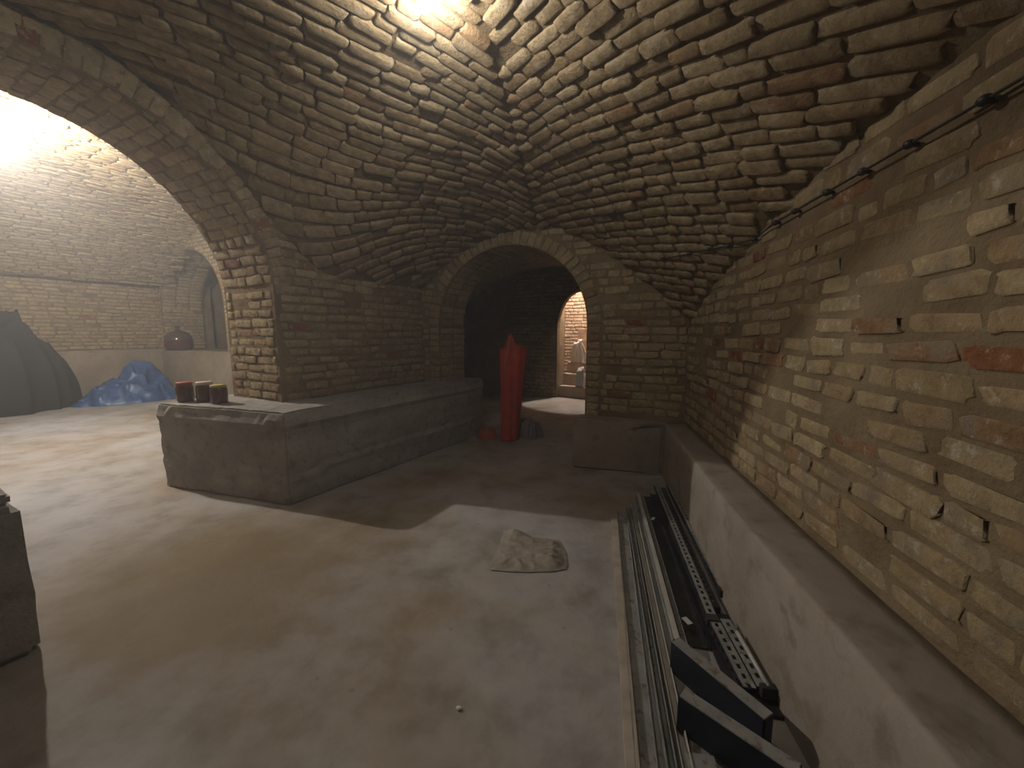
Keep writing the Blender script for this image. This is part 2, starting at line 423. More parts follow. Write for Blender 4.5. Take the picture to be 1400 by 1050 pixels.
# ------------------------------------------------------------------ walls
def arch_wall(name, mat, p0, ex, thick_dir, length, thick, height, cx, a, spring, rise, sill=0.0, seg=28):
    """upright wall from p0 along ex, thickness along thick_dir, with one arched opening"""
    ex = ex.normalized(); td = thick_dir.normalized(); bm = bmesh.new()
    def ring(off):
        P = lambda c, z: bm.verts.new(p0 + ex * c + td * off + Vector((0, 0, z)))
        arc = [(cx - a * math.cos(math.pi * i / seg), spring + rise * math.sin(math.pi * i / seg)) for i in range(seg + 1)]
        inner = [P(cx - a, sill)] + [P(*q) for q in arc] + [P(cx + a, sill)]
        outer = [P(cx - a, 0)] if False else None
        top = [P(q[0], height) for q in arc]
        bl, br, tl, tr = P(0, 0), P(length, 0), P(0, height), P(length, height)
        jl, jr = (inner[0], inner[-1])
        il, ir = (P(cx - a, 0), P(cx + a, 0)) if sill > 0 else (jl, jr)
        return dict(inner=inner, top=top, bl=bl, br=br, tl=tl, tr=tr, il=il, ir=ir)
    A, B = ring(0), ring(thick)
    for R_ in (A, B):
        lp = [R_['bl'], R_['il']] + ([R_['inner'][0]] if sill > 0 else []) + [R_['inner'][1], R_['top'][0], R_['tl']]
        rp = [R_['ir'], R_['br'], R_['tr'], R_['top'][-1], R_['inner'][-2]] + ([R_['inner'][-1]] if sill > 0 else [])
        bm.faces.new(lp); bm.faces.new(rp)
        for i in range(len(R_['top']) - 1): bm.faces.new((R_['inner'][i + 1], R_['inner'][i + 2], R_['top'][i + 1], R_['top'][i]))
        if sill > 0: bm.faces.new((R_['il'], R_['ir'], R_['inner'][-1], R_['inner'][0]))
    for i in range(len(A['inner']) - 1): bm.faces.new((A['inner'][i], A['inner'][i + 1], B['inner'][i + 1], B['inner'][i]))
    if sill > 0: bm.faces.new((A['inner'][0], A['inner'][-1], B['inner'][-1], B['inner'][0]))
    bm.faces.new((A['bl'], A['tl'], B['tl'], B['bl'])); bm.faces.new((A['br'], A['tr'], B['tr'], B['br']))
    bmesh.ops.recalc_face_normals(bm, faces=bm.faces[:])
    return obj(name, bm, mat)
def arc_in(c, z, cx, a, spring, rise, m=0.0):
    if abs(c - cx) > a + m: return False
    if z < spring: return True
    return ((c - cx) / (a + m)) ** 2 + ((z - spring) / (rise + m)) ** 2 < 1

eu3 = Vector((EU[0], EU[1], 0)); ev3 = Vector((EV[0], EV[1], 0))
# right wall: runs at its own angle
WR0 = Vector((1.07 + 0.183 * -1.6, -1.6, 0)); WRD = Vector((0.183, 1, 0)).normalized(); WRN = Vector((-WRD.y, WRD.x, 0))
def build_wall_right():
    L = 7.6; bm = bmesh.new()
    a, b = WR0, WR0 + WRD * L; o_ = -WRN * 0.4
    prism(bm, [a.xy, b.xy, (b + o_).xy, (a + o_).xy], 0, 2.75)
    w_ = obj('wall_right', bm, M_MORTAR); struct(w_, 'old ochre brick wall smeared with mortar, running beside the ledge')
    def inside(c, z):
        p = WR0 + WRD * c; u, v = UV(p.x, p.y)
        return v < V_BACK + 0.05 and z < z_right(v) + 0.03 and p.y > -0.4
    pl = flat_courses(WR0, WRD, WRN, L, 0.585, 2.45, inside, blen=0.28, pitch=0.09, gap=0.024, proud=0.007, depth=0.010, skip=0.09, seed=21, wob=0.008)
    lay_bricks(w_, pl, WALL_BRICKS, limit=295)
build_wall_right()

# back wall with the arch to the next room
BA_C, BA_A, BA_S, BA_R = -2.43, 1.06, 1.62, 0.97
def build_wall_back():
    p0 = W(-5.4, V_BACK); L = 6.6
    w_ = arch_wall('wall_back', M_MORTAR, p0, eu3, ev3, L, 0.6, 3.2, BA_C + 5.4, BA_A, BA_S, BA_R)
    struct(w_, 'dark brick end wall pierced by the round arch to the next room')
    def inside(c, z):
        u = c - 5.4
        if u < U_LEFT or u > u_right(V_BACK) or z > z_vault(u, V_BACK) + 0.02: return False
        if arc_in(u, z, BA_C, BA_A, BA_S, BA_R, 0.17): return False
        if u < -3.1 and z < 0.83: return False
        if u > -1.4 and z < 0.58: return False
        return True
    pl = flat_courses(p0, eu3, -ev3, L, 0.0, 2.9, inside, seed=31, gap=0.02, proud=0.012, skip=0.05)
    r = random.Random(8)
    # arch ring and its jambs
    n = 34
    for i in range(n):
        th = math.pi * (i + 0.5) / n; rr = 0.085
        d = Vector((-math.cos(th), 0, math.sin(th)))
        u = BA_C + d.x * (BA_A + rr); z = BA_S + d.z * (BA_R + rr)
        if z > z_vault(u, V_BACK) + 0.03: continue
        q = W(u, V_BACK, z) - ev3 * (0.018 + r.uniform(-0.006, 0.012))
        ax = eu3 * d.x + Vector((0, 0, d.z))
        pl.append((frame_matrix(q, ax, -ev3, 0.155, 0.02, 0.082, r.uniform(-0.05, 0.05)), screen_size(q, 0.0125)))
    for k in range(18):
        z = 0.05 + 0.088 * k
        for sgn in (-1, 1):
            u = BA_C + sgn * (BA_A + 0.085)
            if z > BA_S: continue
            if sgn < 0 and z < 0.83: continue
            if sgn > 0 and z < 0.58 and False: continue
            q = W(u, V_BACK, z) - ev3 * (0.014 + r.uniform(-0.005, 0.008))
            pl.append((frame_matrix(q, eu3, -ev3, 0.16 * r.uniform(0.8, 1.05), 0.016, 0.072, r.uniform(-0.03, 0.03)), screen_size(q, 0.0125)))
    # soffit and jamb reveals of the arch
    for i in range(34):
        th = math.pi * (i + 0.5) / 34; d = Vector((-math.cos(th), 0, math.sin(th)))
        for j in range(2):
            q = W(BA_C + d.x * BA_A, V_BACK + 0.02 + 0.15 + 0.29 * j, BA_S + d.z * BA_R) - (eu3 * d.x + Vector((0, 0, d.z))) * 0.012
            pl.append((frame_matrix(q, ev3, -(eu3 * d.x + Vector((0, 0, d.z))), 0.27 * r.uniform(0.9, 1.0), 0.018, 0.078, r.uniform(-0.03, 0.03)), 0.2 * screen_size(q, 0.0125)))
    for k in range(18):
        z = 0.05 + 0.088 * k
        for sgn in (-1, 1):
            if z > BA_S: continue
            for j in range(2):
                q = W(BA_C + sgn * BA_A, V_BACK + 0.17 + 0.29 * j, z) - eu3 * sgn * 0.012
                pl.append((frame_matrix(q, ev3, -eu3 * sgn, 0.27, 0.016, 0.074, r.uniform(-0.03, 0.03)), 0.2 * screen_size(q, 0.0125)))
    lay_bricks(w_, pl, WALL_BRICKS, limit=295)
build_wall_back()

# left wall: the arch to the side room and the pillar
WL_T = 0.84
def build_wall_left():
    vs, ve = -2.6, V_BACK + 0.02
    p0 = W(U_LEFT, vs); L = ve - vs
    w_ = arch_wall('wall_left', M_MORTAR, p0, ev3, -eu3, L, WL_T, 4.4, ARC_V - vs, ARC_A, ARC_S, ARC_B - 0.06)
    struct(w_, 'thick brick wall with the wide arch to the side room, ending in the pillar')
    def inside(c, z):
        v = c + vs
        if z > z_left(v) + 0.06 + max(0, (v - 2.4)) * 0.1: return False
        if v < -0.6 or arc_in(v, z, ARC_V, ARC_A, ARC_S, ARC_B, 0.03): return False
        return z > 0.84
    pl = flat_courses(p0, ev3, eu3, L, 0.83, 3.6, inside, seed=41, gap=0.02, proud=0.012, skip=0.05)
    r = random.Random(9)
    # jamb face of the pillar, looking towards the camera
    pj = W(U_LEFT - WL_T, ARC_V + ARC_A)
    pl += flat_courses(pj, eu3, -ev3, WL_T, 0.84, ARC_S + 0.02, lambda c, z: 0.02 < c < WL_T - 0.02, blen=0.28, pitch=0.09, gap=0.02, proud=0.008, depth=0.012, skip=0.06, seed=43)
    n = 46
    for i in range(1, n - 1):
        th = math.pi * (i + 0.5) / n; d = Vector((0, math.cos(th), math.sin(th)))     # from the far jamb over the crown
        nrm = -(ev3 * d.y + Vector((0, 0, d.z)))
        off = r.uniform(0, 0.28); c = -off
        while c < WL_T:
            Lb = 0.28 * r.choice((1, 1, 0.55)) * r.uniform(0.9, 1.05); m = c + Lb / 2; c += Lb
            lo, hi = max(m - Lb / 2, 0.0), min(m + Lb / 2, WL_T)
            if hi - lo < 0.06: continue
            q = W(U_LEFT - (lo + hi) / 2, ARC_V + d.y * ARC_A, ARC_S + d.z * (ARC_B - 0.06)) + nrm * (0.012 + r.uniform(-0.006, 0.008))
            pl.append((frame_matrix(q, eu3, nrm, hi - lo - 0.018, 0.016, 0.082, r.uniform(-0.03, 0.03)), screen_size(q, 0.024)))
    for i in range(52):
        th = math.pi * (i + 0.5) / 52; dy, dz = math.cos(th), math.sin(th); rr = 0.095
        v = ARC_V + dy * (ARC_A + rr); z = ARC_S + dz * (ARC_B - 0.06 + rr)
        if z > z_left(v) + 0.12 or v < -0.4: continue
        q = W(U_LEFT, v, z) + eu3 * (0.012 + r.uniform(-0.006, 0.01))
        pl.append((frame_matrix(q, ev3 * dy + Vector((0, 0, dz)), eu3, 0.165 * r.uniform(0.85, 1.05), 0.018, 0.078, r.uniform(-0.05, 0.05)), screen_size(q, 0.0135)))
    lay_bricks(w_, pl, WALL_BRICKS, limit=298)
build_wall_left()

# wall behind the camera, closing the bay
def build_wall_front():
    bm = bmesh.new(); prism(bm, [W(-4.63, -1.4).xy, W(2.2, -1.4).xy, W(2.2, -1.7).xy, W(-4.63, -1.7).xy], 0, 3.9)
    struct(obj('wall_front', bm, M_MORTAR), 'brick wall behind the camera')
build_wall_front()

# ------------------------------------------------------------------ side room seen through the wide arch
SU, SVE, SVF = -13.25, 5.1, -2.5
def z_side(u, v):
    s = (u + 8.2) / 4.9 if u > -8.2 else (-8.2 - u) / 4.8
    return 2.75 + 1.45 * (1 - min(1.0, s) ** 3.0) + 0.02 * noise.noise(Vector((u, v, 4.0)))
def build_side_room():
    nu, nv = 60, 60; V = []; F = []
    for i in range(nv + 1):
        v = SVF - 0.1 + (SVE + 0.2 - SVF) * i / nv
        for j in range(nu + 1):
            u = SU - 0.04 + (U_LEFT - 0.6 - SU) * j / nu
            p = W(u, v); V.append((p.x, p.y, z_side(u, v) + 0.01))
    for i in range(nv):
        for j in range(nu):
            a = i * (nu + 1) + j; F.append((a, a + nu + 1, a + nu + 2, a + 1))
    c = raw('ceiling', V, F, M_JOINT, smooth=True); struct(c, 'brick vault of the side room beyond the wide arch')
    r = random.Random(15); out = []
    pitch = 0.085; k = 0; u = SU + 0.05
    def sp(u_, v_): return W(u_, v_, z_side(u_, v_))
    while u < -4.66:
        v = -1.2 - r.uniform(0, 0.28)
        while v < SVE:
            L = 0.28 * r.uniform(0.85, 1.1); m = v + L / 2; v += L
            e = 0.02; uu = u + 0.025 * math.sin(m * 1.7 + u)
            tv = (sp(uu, m + e) - sp(uu, m - e)) / (2 * e); tu = (sp(uu + e, m) - sp(uu - e, m)) / (2 * e)
            n = tv.cross(tu).normalized(); n = -n if n.z > 0 else n
            q = sp(uu, m) + n * (0.016 + r.uniform(-0.012, 0.012))
            out.append((frame_matrix(q, tv, n, L - 0.015, 0.022, (pitch - 0.016) * tu.length, r.uniform(-0.02, 0.02)), screen_size(q, L * pitch)))
        u += pitch / max(1.0, (sp(u + 0.02, 1) - sp(u - 0.02, 1)).length / 0.04) * 1.02
    lay_bricks(c, out, VAULT_BRICKS, only_stuff=True, rest_name='vault_bricks')
    # far wall
    bm = bmesh.new(); prism(bm, [W(SU, SVF).xy, W(SU, SVE + 1.2).xy, W(SU - 0.4, SVE + 1.2).xy, W(SU - 0.4, SVF).xy], 0, 4.5)
    fw = obj('wall_side_far', bm, M_MORTAR); struct(fw, 'far brick wall of the side room behind the blue tarpaulin')
    pl = flat_courses(W(SU, 0.5), ev3, eu3, SVE - 0.5, 1.13, 2.9, lambda c, z: True, seed=51, gap=0.02, proud=0.012, skip=0.04)
    lay_bricks(fw, pl, WALL_BRICKS, only_stuff=True, rest_name='wall_bricks')
    # end wall with the arched recess
    p0 = W(SU - 0.05, SVE); L = 8.5
    ew = arch_wall('wall_side_end', M_MORTAR, p0, eu3, ev3, L, 0.95, 4.5, 0.12 + 1.5, 1.5, 2.15, 1.4, sill=1.1)
    struct(ew, 'end wall of the side room with a deep arched recess')
    pl = flat_courses(p0, eu3, -ev3, 4.6, 1.1, 3.9, lambda c, z: not arc_in(c, z, 1.62, 1.5, 2.15, 1.4, 0.02), seed=53, gap=0.02, proud=0.012, skip=0.04)
    pj = p0 + eu3 * 0.12
    pl += flat_courses(pj, ev3, eu3, 0.95, 1.1, 2.15, lambda c, z: True, seed=54, gap=0.02, proud=0.012)
    rr = random.Random(3)
    for i in range(48):
        th = math.pi * (i + 0.5) / 48; d = Vector((-math.cos(th), 0, math.sin(th))); nn = -(eu3 * d.x + Vector((0, 0, d.z)))
        for j in range(3):
            q = p0 + eu3 * (1.62 + d.x * 1.5) + ev3 * (0.17 + 0.3 * j) + Vector((0, 0, 2.15 + d.z * 1.4)) + nn * (0.012 + rr.uniform(-0.006, 0.006))
            pl.append((frame_matrix(q, ev3, nn, 0.28, 0.016, 0.08), 0.0))
    lay_bricks(ew, pl, WALL_BRICKS, only_stuff=True, rest_name='wall_bricks')
    # front closing wall and the dark room behind the recess
    bm = bmesh.new(); prism(bm, [W(SU - 0.4, SVF).xy, W(-3.79, SVF).xy, W(-3.79, SVF - 0.3).xy, W(SU - 0.4, SVF - 0.3).xy], 0, 4.5)
    struct(obj('wall_side_front', bm, M_MORTAR), 'near closing wall of the side room, out of sight')
    bm = bmesh.new()
    a, b, c2, d2 = W(SU - 0.4, 6.05), W(-9.3, 6.05), W(-9.3, 9.0), W(SU - 0.4, 9.0)
    for q1, q2 in ((a, d2), (d2, c2), (c2, b)):
        n = Vector((q2.y - q1.y, q1.x - q2.x, 0)).normalized() * 0.2
        prism(bm, [q1.xy, q2.xy, (q2 + n).xy, (q1 + n).xy], 0, 4.0)
    prism(bm, [a.xy, b.xy, c2.xy, d2.xy], 3.7, 4.0)
    struct(obj('wall_recess', bm, M_MORTAR), 'dark chamber behind the arched recess')
build_side_room()

# ------------------------------------------------------------------ next room beyond the round arch, with the stair
NV0, NV1 = V_BACK + 0.6, 8.75
ST_C, ST_A = -2.84, 0.56
def build_next_room():
    uL, uR = -6.2, -1.2
    bm = bmesh.new()
    prism(bm, [W(uL, NV0 - 0.1).xy, W(uL, NV1 + 0.3).xy, W(uL - 0.3, NV1 + 0.3).xy, W(uL - 0.3, NV0 - 0.1).xy], 0, 3.3)
    struct(obj('wall_next_left', bm, M_MORTAR), 'dark left wall of the next room')
    bm = bmesh.new()
    prism(bm, [W(uR, NV0 - 0.1).xy, W(uR, NV1 + 0.3).xy, W(uR + 0.3, NV1 + 0.3).xy, W(uR + 0.3, NV0 - 0.1).xy], 0, 3.3)
    struct(obj('wall_next_right', bm, M_MORTAR), 'right wall of the next room')
    ew = arch_wall('wall_next_end', M_MORTAR, W(uL - 0.3, NV1), eu3, ev3, uR - uL + 0.9, 0.16, 3.3, ST_C - (uL - 0.3), ST_A, 1.65, 0.82, seg=20)
    struct(ew, 'end wall of the next room with the arched stair doorway')
    pl = flat_courses(W(uL, NV1), eu3, -ev3, uR - uL, 0.0, 2.9, lambda c, z: c > 1.6 and not arc_in(c + uL, z, ST_C, ST_A, 1.65, 0.82, 0.03), seed=61, gap=0.02, proud=0.01)
    lay_bricks(ew, pl, WALL_BRICKS, only_stuff=True, rest_name='wall_bricks')
    n = 24; V = []; F = []
    for i in range(n + 1):
        s = -1 + 2 * i / n; u = (uL + uR) / 2 + s * (uR - uL + 0.1) / 2; z = 2.1 + 0.95 * (1 - s * s)
        V += [W(u, NV0 - 0.1, z), W(u, NV1 + 0.1, z)]
    for i in range(n): F.append((2 * i, 2 * i + 1, 2 * i + 3, 2 * i + 2))
    c = raw('ceiling', V, F, M_MORTAR, smooth=True); struct(c, 'low dark barrel vault of the next room')
    r = random.Random(77); out = []
    for i in range(64):
        s = -1 + 2 * (i + 0.5) / 64; u = (uL + uR) / 2 + s * (uR - uL) / 2; z = 2.1 + 0.95 * (1 - s * s)
        du = (uR - uL) / 2 / 32; dz = -0.95 * 2 * s / 32
        t = eu3 * du + Vector((0, 0, dz)); nn = ev3.cross(t).normalized(); nn = -nn if nn.z > 0 else nn
        v = NV0
        while v < NV1 - 0.1:
            L_ = 0.28 * r.uniform(0.8, 1.1)
            out.append((frame_matrix(W(u, v + L_ / 2, z) + nn * 0.01, ev3, nn, L_ - 0.018, 0.018, t.length - 0.014), 0.0)); v += L_
    lay_bricks(c, out, VAULT_BRICKS, only_stuff=True, rest_name='vault_bricks')
    # stairwell shell
    bm = bmesh.new()
    v0, v1 = NV1 + 0.16, NV1 + 1.85; a0, a1 = -3.9, -0.6
    prism(bm, [W(a0 - .3, v1).xy, W(a1 + .3, v1).xy, W(a1, v1 + 0.3).xy, W(a0, v1 + 0.3).xy], 0, 4.4)
    sb = obj('wall_stair_back', bm, M_MORTAR); struct(sb, 'pale brick wall lit behind the stair')
    pl = flat_courses(W(a0, v1), eu3, -ev3, a1 - a0, 0.0, 4.0, lambda c, z: True, seed=71, gap=0.014, proud=0.008, skip=0.0)
    lay_bricks(sb, pl, PALE, limit=80)
    bm = bmesh.new(); prism(bm, [W(a0, v0).xy, W(a0, v1).xy, W(a0 - 0.3, v1).xy, W(a0 - 0.3, v0).xy], 0, 4.4)
    struct(obj('wall_stair_left', bm, M_MORTAR), 'left wall of the stairwell')
    bm = bmesh.new(); prism(bm, [W(a1, v0).xy, W(a1, v1).xy, W(a1 + 0.3, v1).xy, W(a1 + 0.3, v0).xy], 0, 4.4)
    struct(obj('wall_stair_right', bm, M_MORTAR), 'right wall of the stairwell')
    bm = bmesh.new(); prism(bm, [W(a0, NV1).xy, W(a1, NV1).xy, W(a1, NV1 + .16).xy, W(a0, NV1 + .16).xy], 3.25, 4.4)
    prism(bm, [W(a0, v0).xy, W(a1, v0).xy, W(a1, v1).xy, W(a0, v1).xy], 4.3, 4.5)
    struct(obj('ceiling', bm, M_MORTAR), 'ceiling of the stairwell')
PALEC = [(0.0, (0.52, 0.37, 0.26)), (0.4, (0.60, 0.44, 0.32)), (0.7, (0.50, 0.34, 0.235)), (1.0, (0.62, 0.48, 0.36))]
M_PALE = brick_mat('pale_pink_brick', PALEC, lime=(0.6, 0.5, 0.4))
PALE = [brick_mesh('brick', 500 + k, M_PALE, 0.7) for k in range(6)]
build_next_room()

def build_stairs():
    t = empty('winding_stair', W(ST_C, NV1 + 0.0)); tag(t, 'steep winding brick stair rising behind the arched doorway', 'stairs')
    M_ST = noise_mat('stair_brick', (0.40, 0.30, 0.22), (0.52, 0.40, 0.30), scale=5, bscale=30, bstr=0.5, bdist=0.01)
    piv = Vector((0.95, 0.35, 0))
    for i in range(6):
        bm = bmesh.new()
        z1 = 0.27 * (i + 1)
        th0, th1 = math.radians(172 - 13 * i), math.radians(172 - 13 * 8)
        R_ = 3.0
        # wedge treads fan around a newel at the right
        def pt(th, rad): return (piv.x + rad * math.cos(th), piv.y + rad * math.sin(th))
        base = [(-0.55, 0.02 + 0.27 * i + 0.10), (0.85, 0.02 + 0.20 * i - 0.06), (0.85, 1.5), (-0.55, 1.5)]
        prism(bm, base, 0.27 * i if i == 0 else 0.27 * i - 0.02, z1)
        roughen(bm, 0.2, 0.008, 4, 0.012, seed=i)
        o = obj('step', bm, M_ST, t)
    t.rotation_euler = (0, 0, math.atan2(EU[1], EU[0]))
build_stairs()

# ------------------------------------------------------------------ concrete ledges and blocks
def build_ledges():
    # right ledge along the brick wall
    front = [(0.62, -1.0), (0.80, 0.0), (0.959, 0.743), (1.063, 1.373), (1.185, 2.10), (1.385, 3.03), (1.60, 4.06)]
    ys = [-1.0 + 5.06 * i / 76 for i in range(77)]
    fx = lambda y: float(np.interp(y, [p[1] for p in front], [p[0] for p in front]))
    bx = lambda y: 1.07 + 0.183 * y + 0.012
    V = []; F = []; prof = [(0, k * 0.555 / 6) for k in range(7)] + [(0.006, 0.567), (0.018, 0.571)] + [(f, 0.571) for f in (0.25, 0.5, 0.75, 1.0)]
    for y in ys:
        a_, b_ = fx(y), bx(y)
        for i, (f, z) in enumerate(prof):
            x = a_ + (f if i in (7, 8) else f * (b_ - a_))
            d = noise.noise_vector(Vector((x * 3, y * 3, z * 3))) * 0.007 + noise.noise_vector(Vector((x * 14, y * 14, z * 14))) * 0.0025
            V.append((x + d.x, y, z + (d.z if z > 0 else 0)))
        V.append((b_, y, 0.0))
    m = len(prof) + 1
    for i in range(len(ys) - 1):
        for j in range(m - 1): F.append((i * m + j, i * m + j + 1, (i + 1) * m + j + 1, (i + 1) * m + j))
    F.append(tuple(range(m))); F.append(tuple(reversed(range((len(ys) - 1) * m, len(ys) * m))))
    o = raw('concrete_ledge', V, F, M_CONCW, smooth=True); tag(o, 'long pale concrete ledge along the right brick wall beside the metal parts', 'ledge')
    bmq = bmesh.new(); bmq.from_mesh(o.data); bmesh.ops.recalc_face_normals(bmq, faces=bmq.faces[:]); bmq.to_mesh(o.data); bmq.free()
    # back ledge, right of the arch
    bm = bmesh.new(); prism(bm, [W(-1.42, V_BACK).xy, W(-1.42, V_BACK - 0.30).xy, (1.585, 4.075), (1.84, 4.07), W(u_right(V_BACK), V_BACK).xy], 0, 0.565)
    roughen(bm, 0.13, 0.008, 3.0, 0.02, seed=2)
    o = obj('concrete_ledge', bm, M_CONCW); tag(o, 'short dark ledge under the back wall right of the round arch', 'ledge')
    # block under the pillar and the ledge along the left wall
    poly = [(-1.954, 3.309), (-3.44, 3.77), W(-4.80, 2.45).xy, W(-4.66, 2.45).xy, W(-4.60, 2.6).xy, W(-3.75, 2.6).xy, W(-3.75, 5.05).xy, W(-3.16, 5.05).xy, W(-3.13, 4.6).xy]
    bm = bmesh.new(); prism(bm, poly, 0, 0.835); roughen(bm, 0.055, 0.009, 4.0, 0.015, seed=3)
    bm.normal_update()
    for vv in bm.verts:                                  # pour layers left by the formwork boards
        if vv.co.z > 0.01 and abs(vv.normal.z) < 0.5:
            zz_ = vv.co.z + 0.02 * noise.noise(vv.co * 2.0)
            k_ = 0.020 * noise.noise(Vector((vv.co.x * 0.7, vv.co.y * 0.7, zz_ * 9.0))) + (0.016 if 0.70 < zz_ < 0.76 else 0.0) + (0.012 if 0.22 < zz_ < 0.27 else 0.0)
            vv.co += Vector((vv.normal.x, vv.normal.y, 0)) * k_
    o = obj('concrete_block', bm, M_CONC); tag(o, 'rough grey concrete block under the brick pillar, carrying three jars', 'block')
    # block in the left foreground
    bm = bmesh.new(); prism(bm, [W(-2.79, 0.48).xy, W(-4.5, 0.52).xy, W(-4.5, -0.6).xy, W(-2.85, -0.55).xy], 0, 0.725); roughen(bm, 0.10, 0.010, 4.0, 0.03, seed=4)
    o = obj('concrete_block', bm, M_CONC); tag(o, 'dark concrete block cut off by the left picture edge in the foreground', 'block')
    bm = bmesh.new(); prism(bm, [W(-2.87, 0.47).xy, W(-4.4, 0.50).xy, W(-4.4, -0.5).xy, W(-2.92, -0.45).xy], 0.715, 0.765); roughen(bm, 0.10, 0.006, 4.0, 0.012, seed=6)
    obj('cap_slab', bm, M_CONC, o)
    # side room ledges
    bm = bmesh.new(); prism(bm, [W(SU, -2.4).xy, W(-12.35, -2.4).xy, W(-12.2, 4.57).xy, W(-12.2, SVE).xy, W(SU, SVE).xy], 0, 1.14); roughen(bm, 0.25, 0.012, 2.0, 0.04, seed=7)
    o = obj('concrete_ledge', bm, M_CONCB); tag(o, 'ledge along the far wall of the side room behind the blue tarpaulin', 'ledge')
    bm = bmesh.new(); prism(bm, [W(-12.19, SVE).xy, W(-12.17, 4.6).xy, W(-8.0, 4.82).xy, W(-8.0, SVE).xy], 0, 1.11); roughen(bm, 0.25, 0.010, 2.0, 0.04, seed=8)
    o = obj('concrete_ledge', bm, M_CONCB); tag(o, 'ledge under the arched recess carrying the glass demijohn', 'ledge')
build_ledges()

# ------------------------------------------------------------------ lamps
def lamp(name, P, ceil_z, label, strength, colr, r=0.035, drop=None):
    t = empty(name, P); tag(t, label, 'lamp')
    bm = bmesh.new(); bmesh.ops.create_uvsphere(bm, u_segments=16, v_segments=10, radius=r); bmesh.ops.scale(bm, vec=(1, 1, 1.15), verts=bm.verts[:])
    obj('bulb', bm, emit_mat(name + '_glow', colr, strength), t, True)
    bm = bmesh.new(); lathe(bm, [(0, 0.10), (0.02, 0.10), (0.024, 0.09), (0.024, 0.04), (0.018, r * 0.9), (0, r * 0.9)], 16)
    obj('socket', bm, M_DARKPL, t, True)
    bm = bmesh.new(); tube(bm, [(0, 0, 0.09), (0.003, 0, 0.5 * (ceil_z - P[2]) + 0.05), (0, 0, max(0.12, ceil_z - P[2] + 0.02))], 0.005)
    obj('cord', bm, M_DARKPL, t, True)
    return t
M_DARKPL = flat_mat('black_plastic', (0.02, 0.02, 0.02), rough=0.5)
pv = Vector((-0.44, 2.20, 3.14))
lamp('bare_bulb', pv, z_vault(*UV(pv.x, pv.y)), 'bare glowing bulb on a short cord just under the main vault crown', LAMP_VAULT, (1.0, 0.95, 0.88), 0.035)
ps = Vector((-6.1, 4.87, 3.76))
lamp('bare_bulb', ps, z_side(*UV(ps.x, ps.y)), 'bright bare bulb hanging from the side room vault, left of the picture', LAMP_SIDE, (1.0, 0.935, 0.87), 0.045)
pt = W(-2.95, NV1 + 1.15, 3.75)
lamp('bare_bulb', pt, 4.3, 'bulb out of sight above the winding stair', LAMP_STAIR, (1.0, 0.86, 0.76), 0.045)

# ------------------------------------------------------------------ things on the ledges and the floor
M_GLASSJ = flat_mat('dark_preserve_glass', (0.10, 0.028, 0.018), rough=0.12, spec=0.6, var=0.3, bstr=0.0)
M_LIDR = flat_mat('red_lid', (0.30, 0.055, 0.04), rough=0.4); M_LIDW = flat_mat('pinkish_white_lid', (0.62, 0.45, 0.40), rough=0.4); M_LIDY = flat_mat('yellow_lid', (0.42, 0.33, 0.08), rough=0.4)
def jar(P, lid, label, r=0.072, h=0.19):
    t = empty('preserve_jar', P); tag(t, label, 'jar', 'jars on the concrete block')
    bm = bmesh.new(); lathe(bm, [(0, 0), (r * 0.9, 0), (r, 0.012), (r, h * 0.74), (r * 0.93, h * 0.82), (r * 0.85, h * 0.86), (0, h * 0.86)], 24)
    obj('glass_body', bm, M_GLASSJ, t, True)
    bm = bmesh.new(); lathe(bm, [(0, h * 0.86), (r * 0.92, h * 0.86), (r * 0.94, h * 0.875), (r * 0.94, h * 0.985), (r * 0.88, h), (0, h)], 24)
    obj('lid', bm, lid, t, True)
ZB = 0.838
jar((-3.255, 3.89, ZB), M_LIDR, 'dark jar with a red lid, leftmost on the concrete block')
jar((-3.05, 3.88, ZB), M_LIDW, 'dark jar with a pinkish white lid, middle of the three', h=0.195)
jar((-2.83, 3.77, ZB), M_LIDY, 'dark jar with a yellow lid, nearest to the pillar', h=0.18)

M_DEMI = flat_mat('dark_bottle_glass', (0.06, 0.045, 0.03), rough=0.08, spec=0.8, var=0.3, bstr=0.0)
M_WINE = flat_mat('wine_in_bottle', (0.07, 0.018, 0.012), rough=0.15, spec=0.5, var=0.3, bstr=0.0)
def demijohn(P):
    t = empty('demijohn', P); tag(t, 'big-bellied dark glass demijohn standing before the arched recess', 'bottle')
    bm = bmesh.new(); lathe(bm, [(0, 0), (0.24, 0), (0.27, 0.03), (0.285, 0.12), (0.283, 0.24)], 32); obj('filled_belly', bm, M_WINE, t, True)
    bm = bmesh.new(); lathe(bm, [(0.283, 0.24), (0.27, 0.32), (0.22, 0.40), (0.13, 0.455), (0.055, 0.475), (0.042, 0.50), (0.042, 0.55), (0.055, 0.555), (0.055, 0.58), (0.03, 0.58), (0, 0.575)], 32); obj('shoulder_and_neck', bm, M_DEMI, t, True)
demijohn(W(-11.86, 4.86, 1.115))

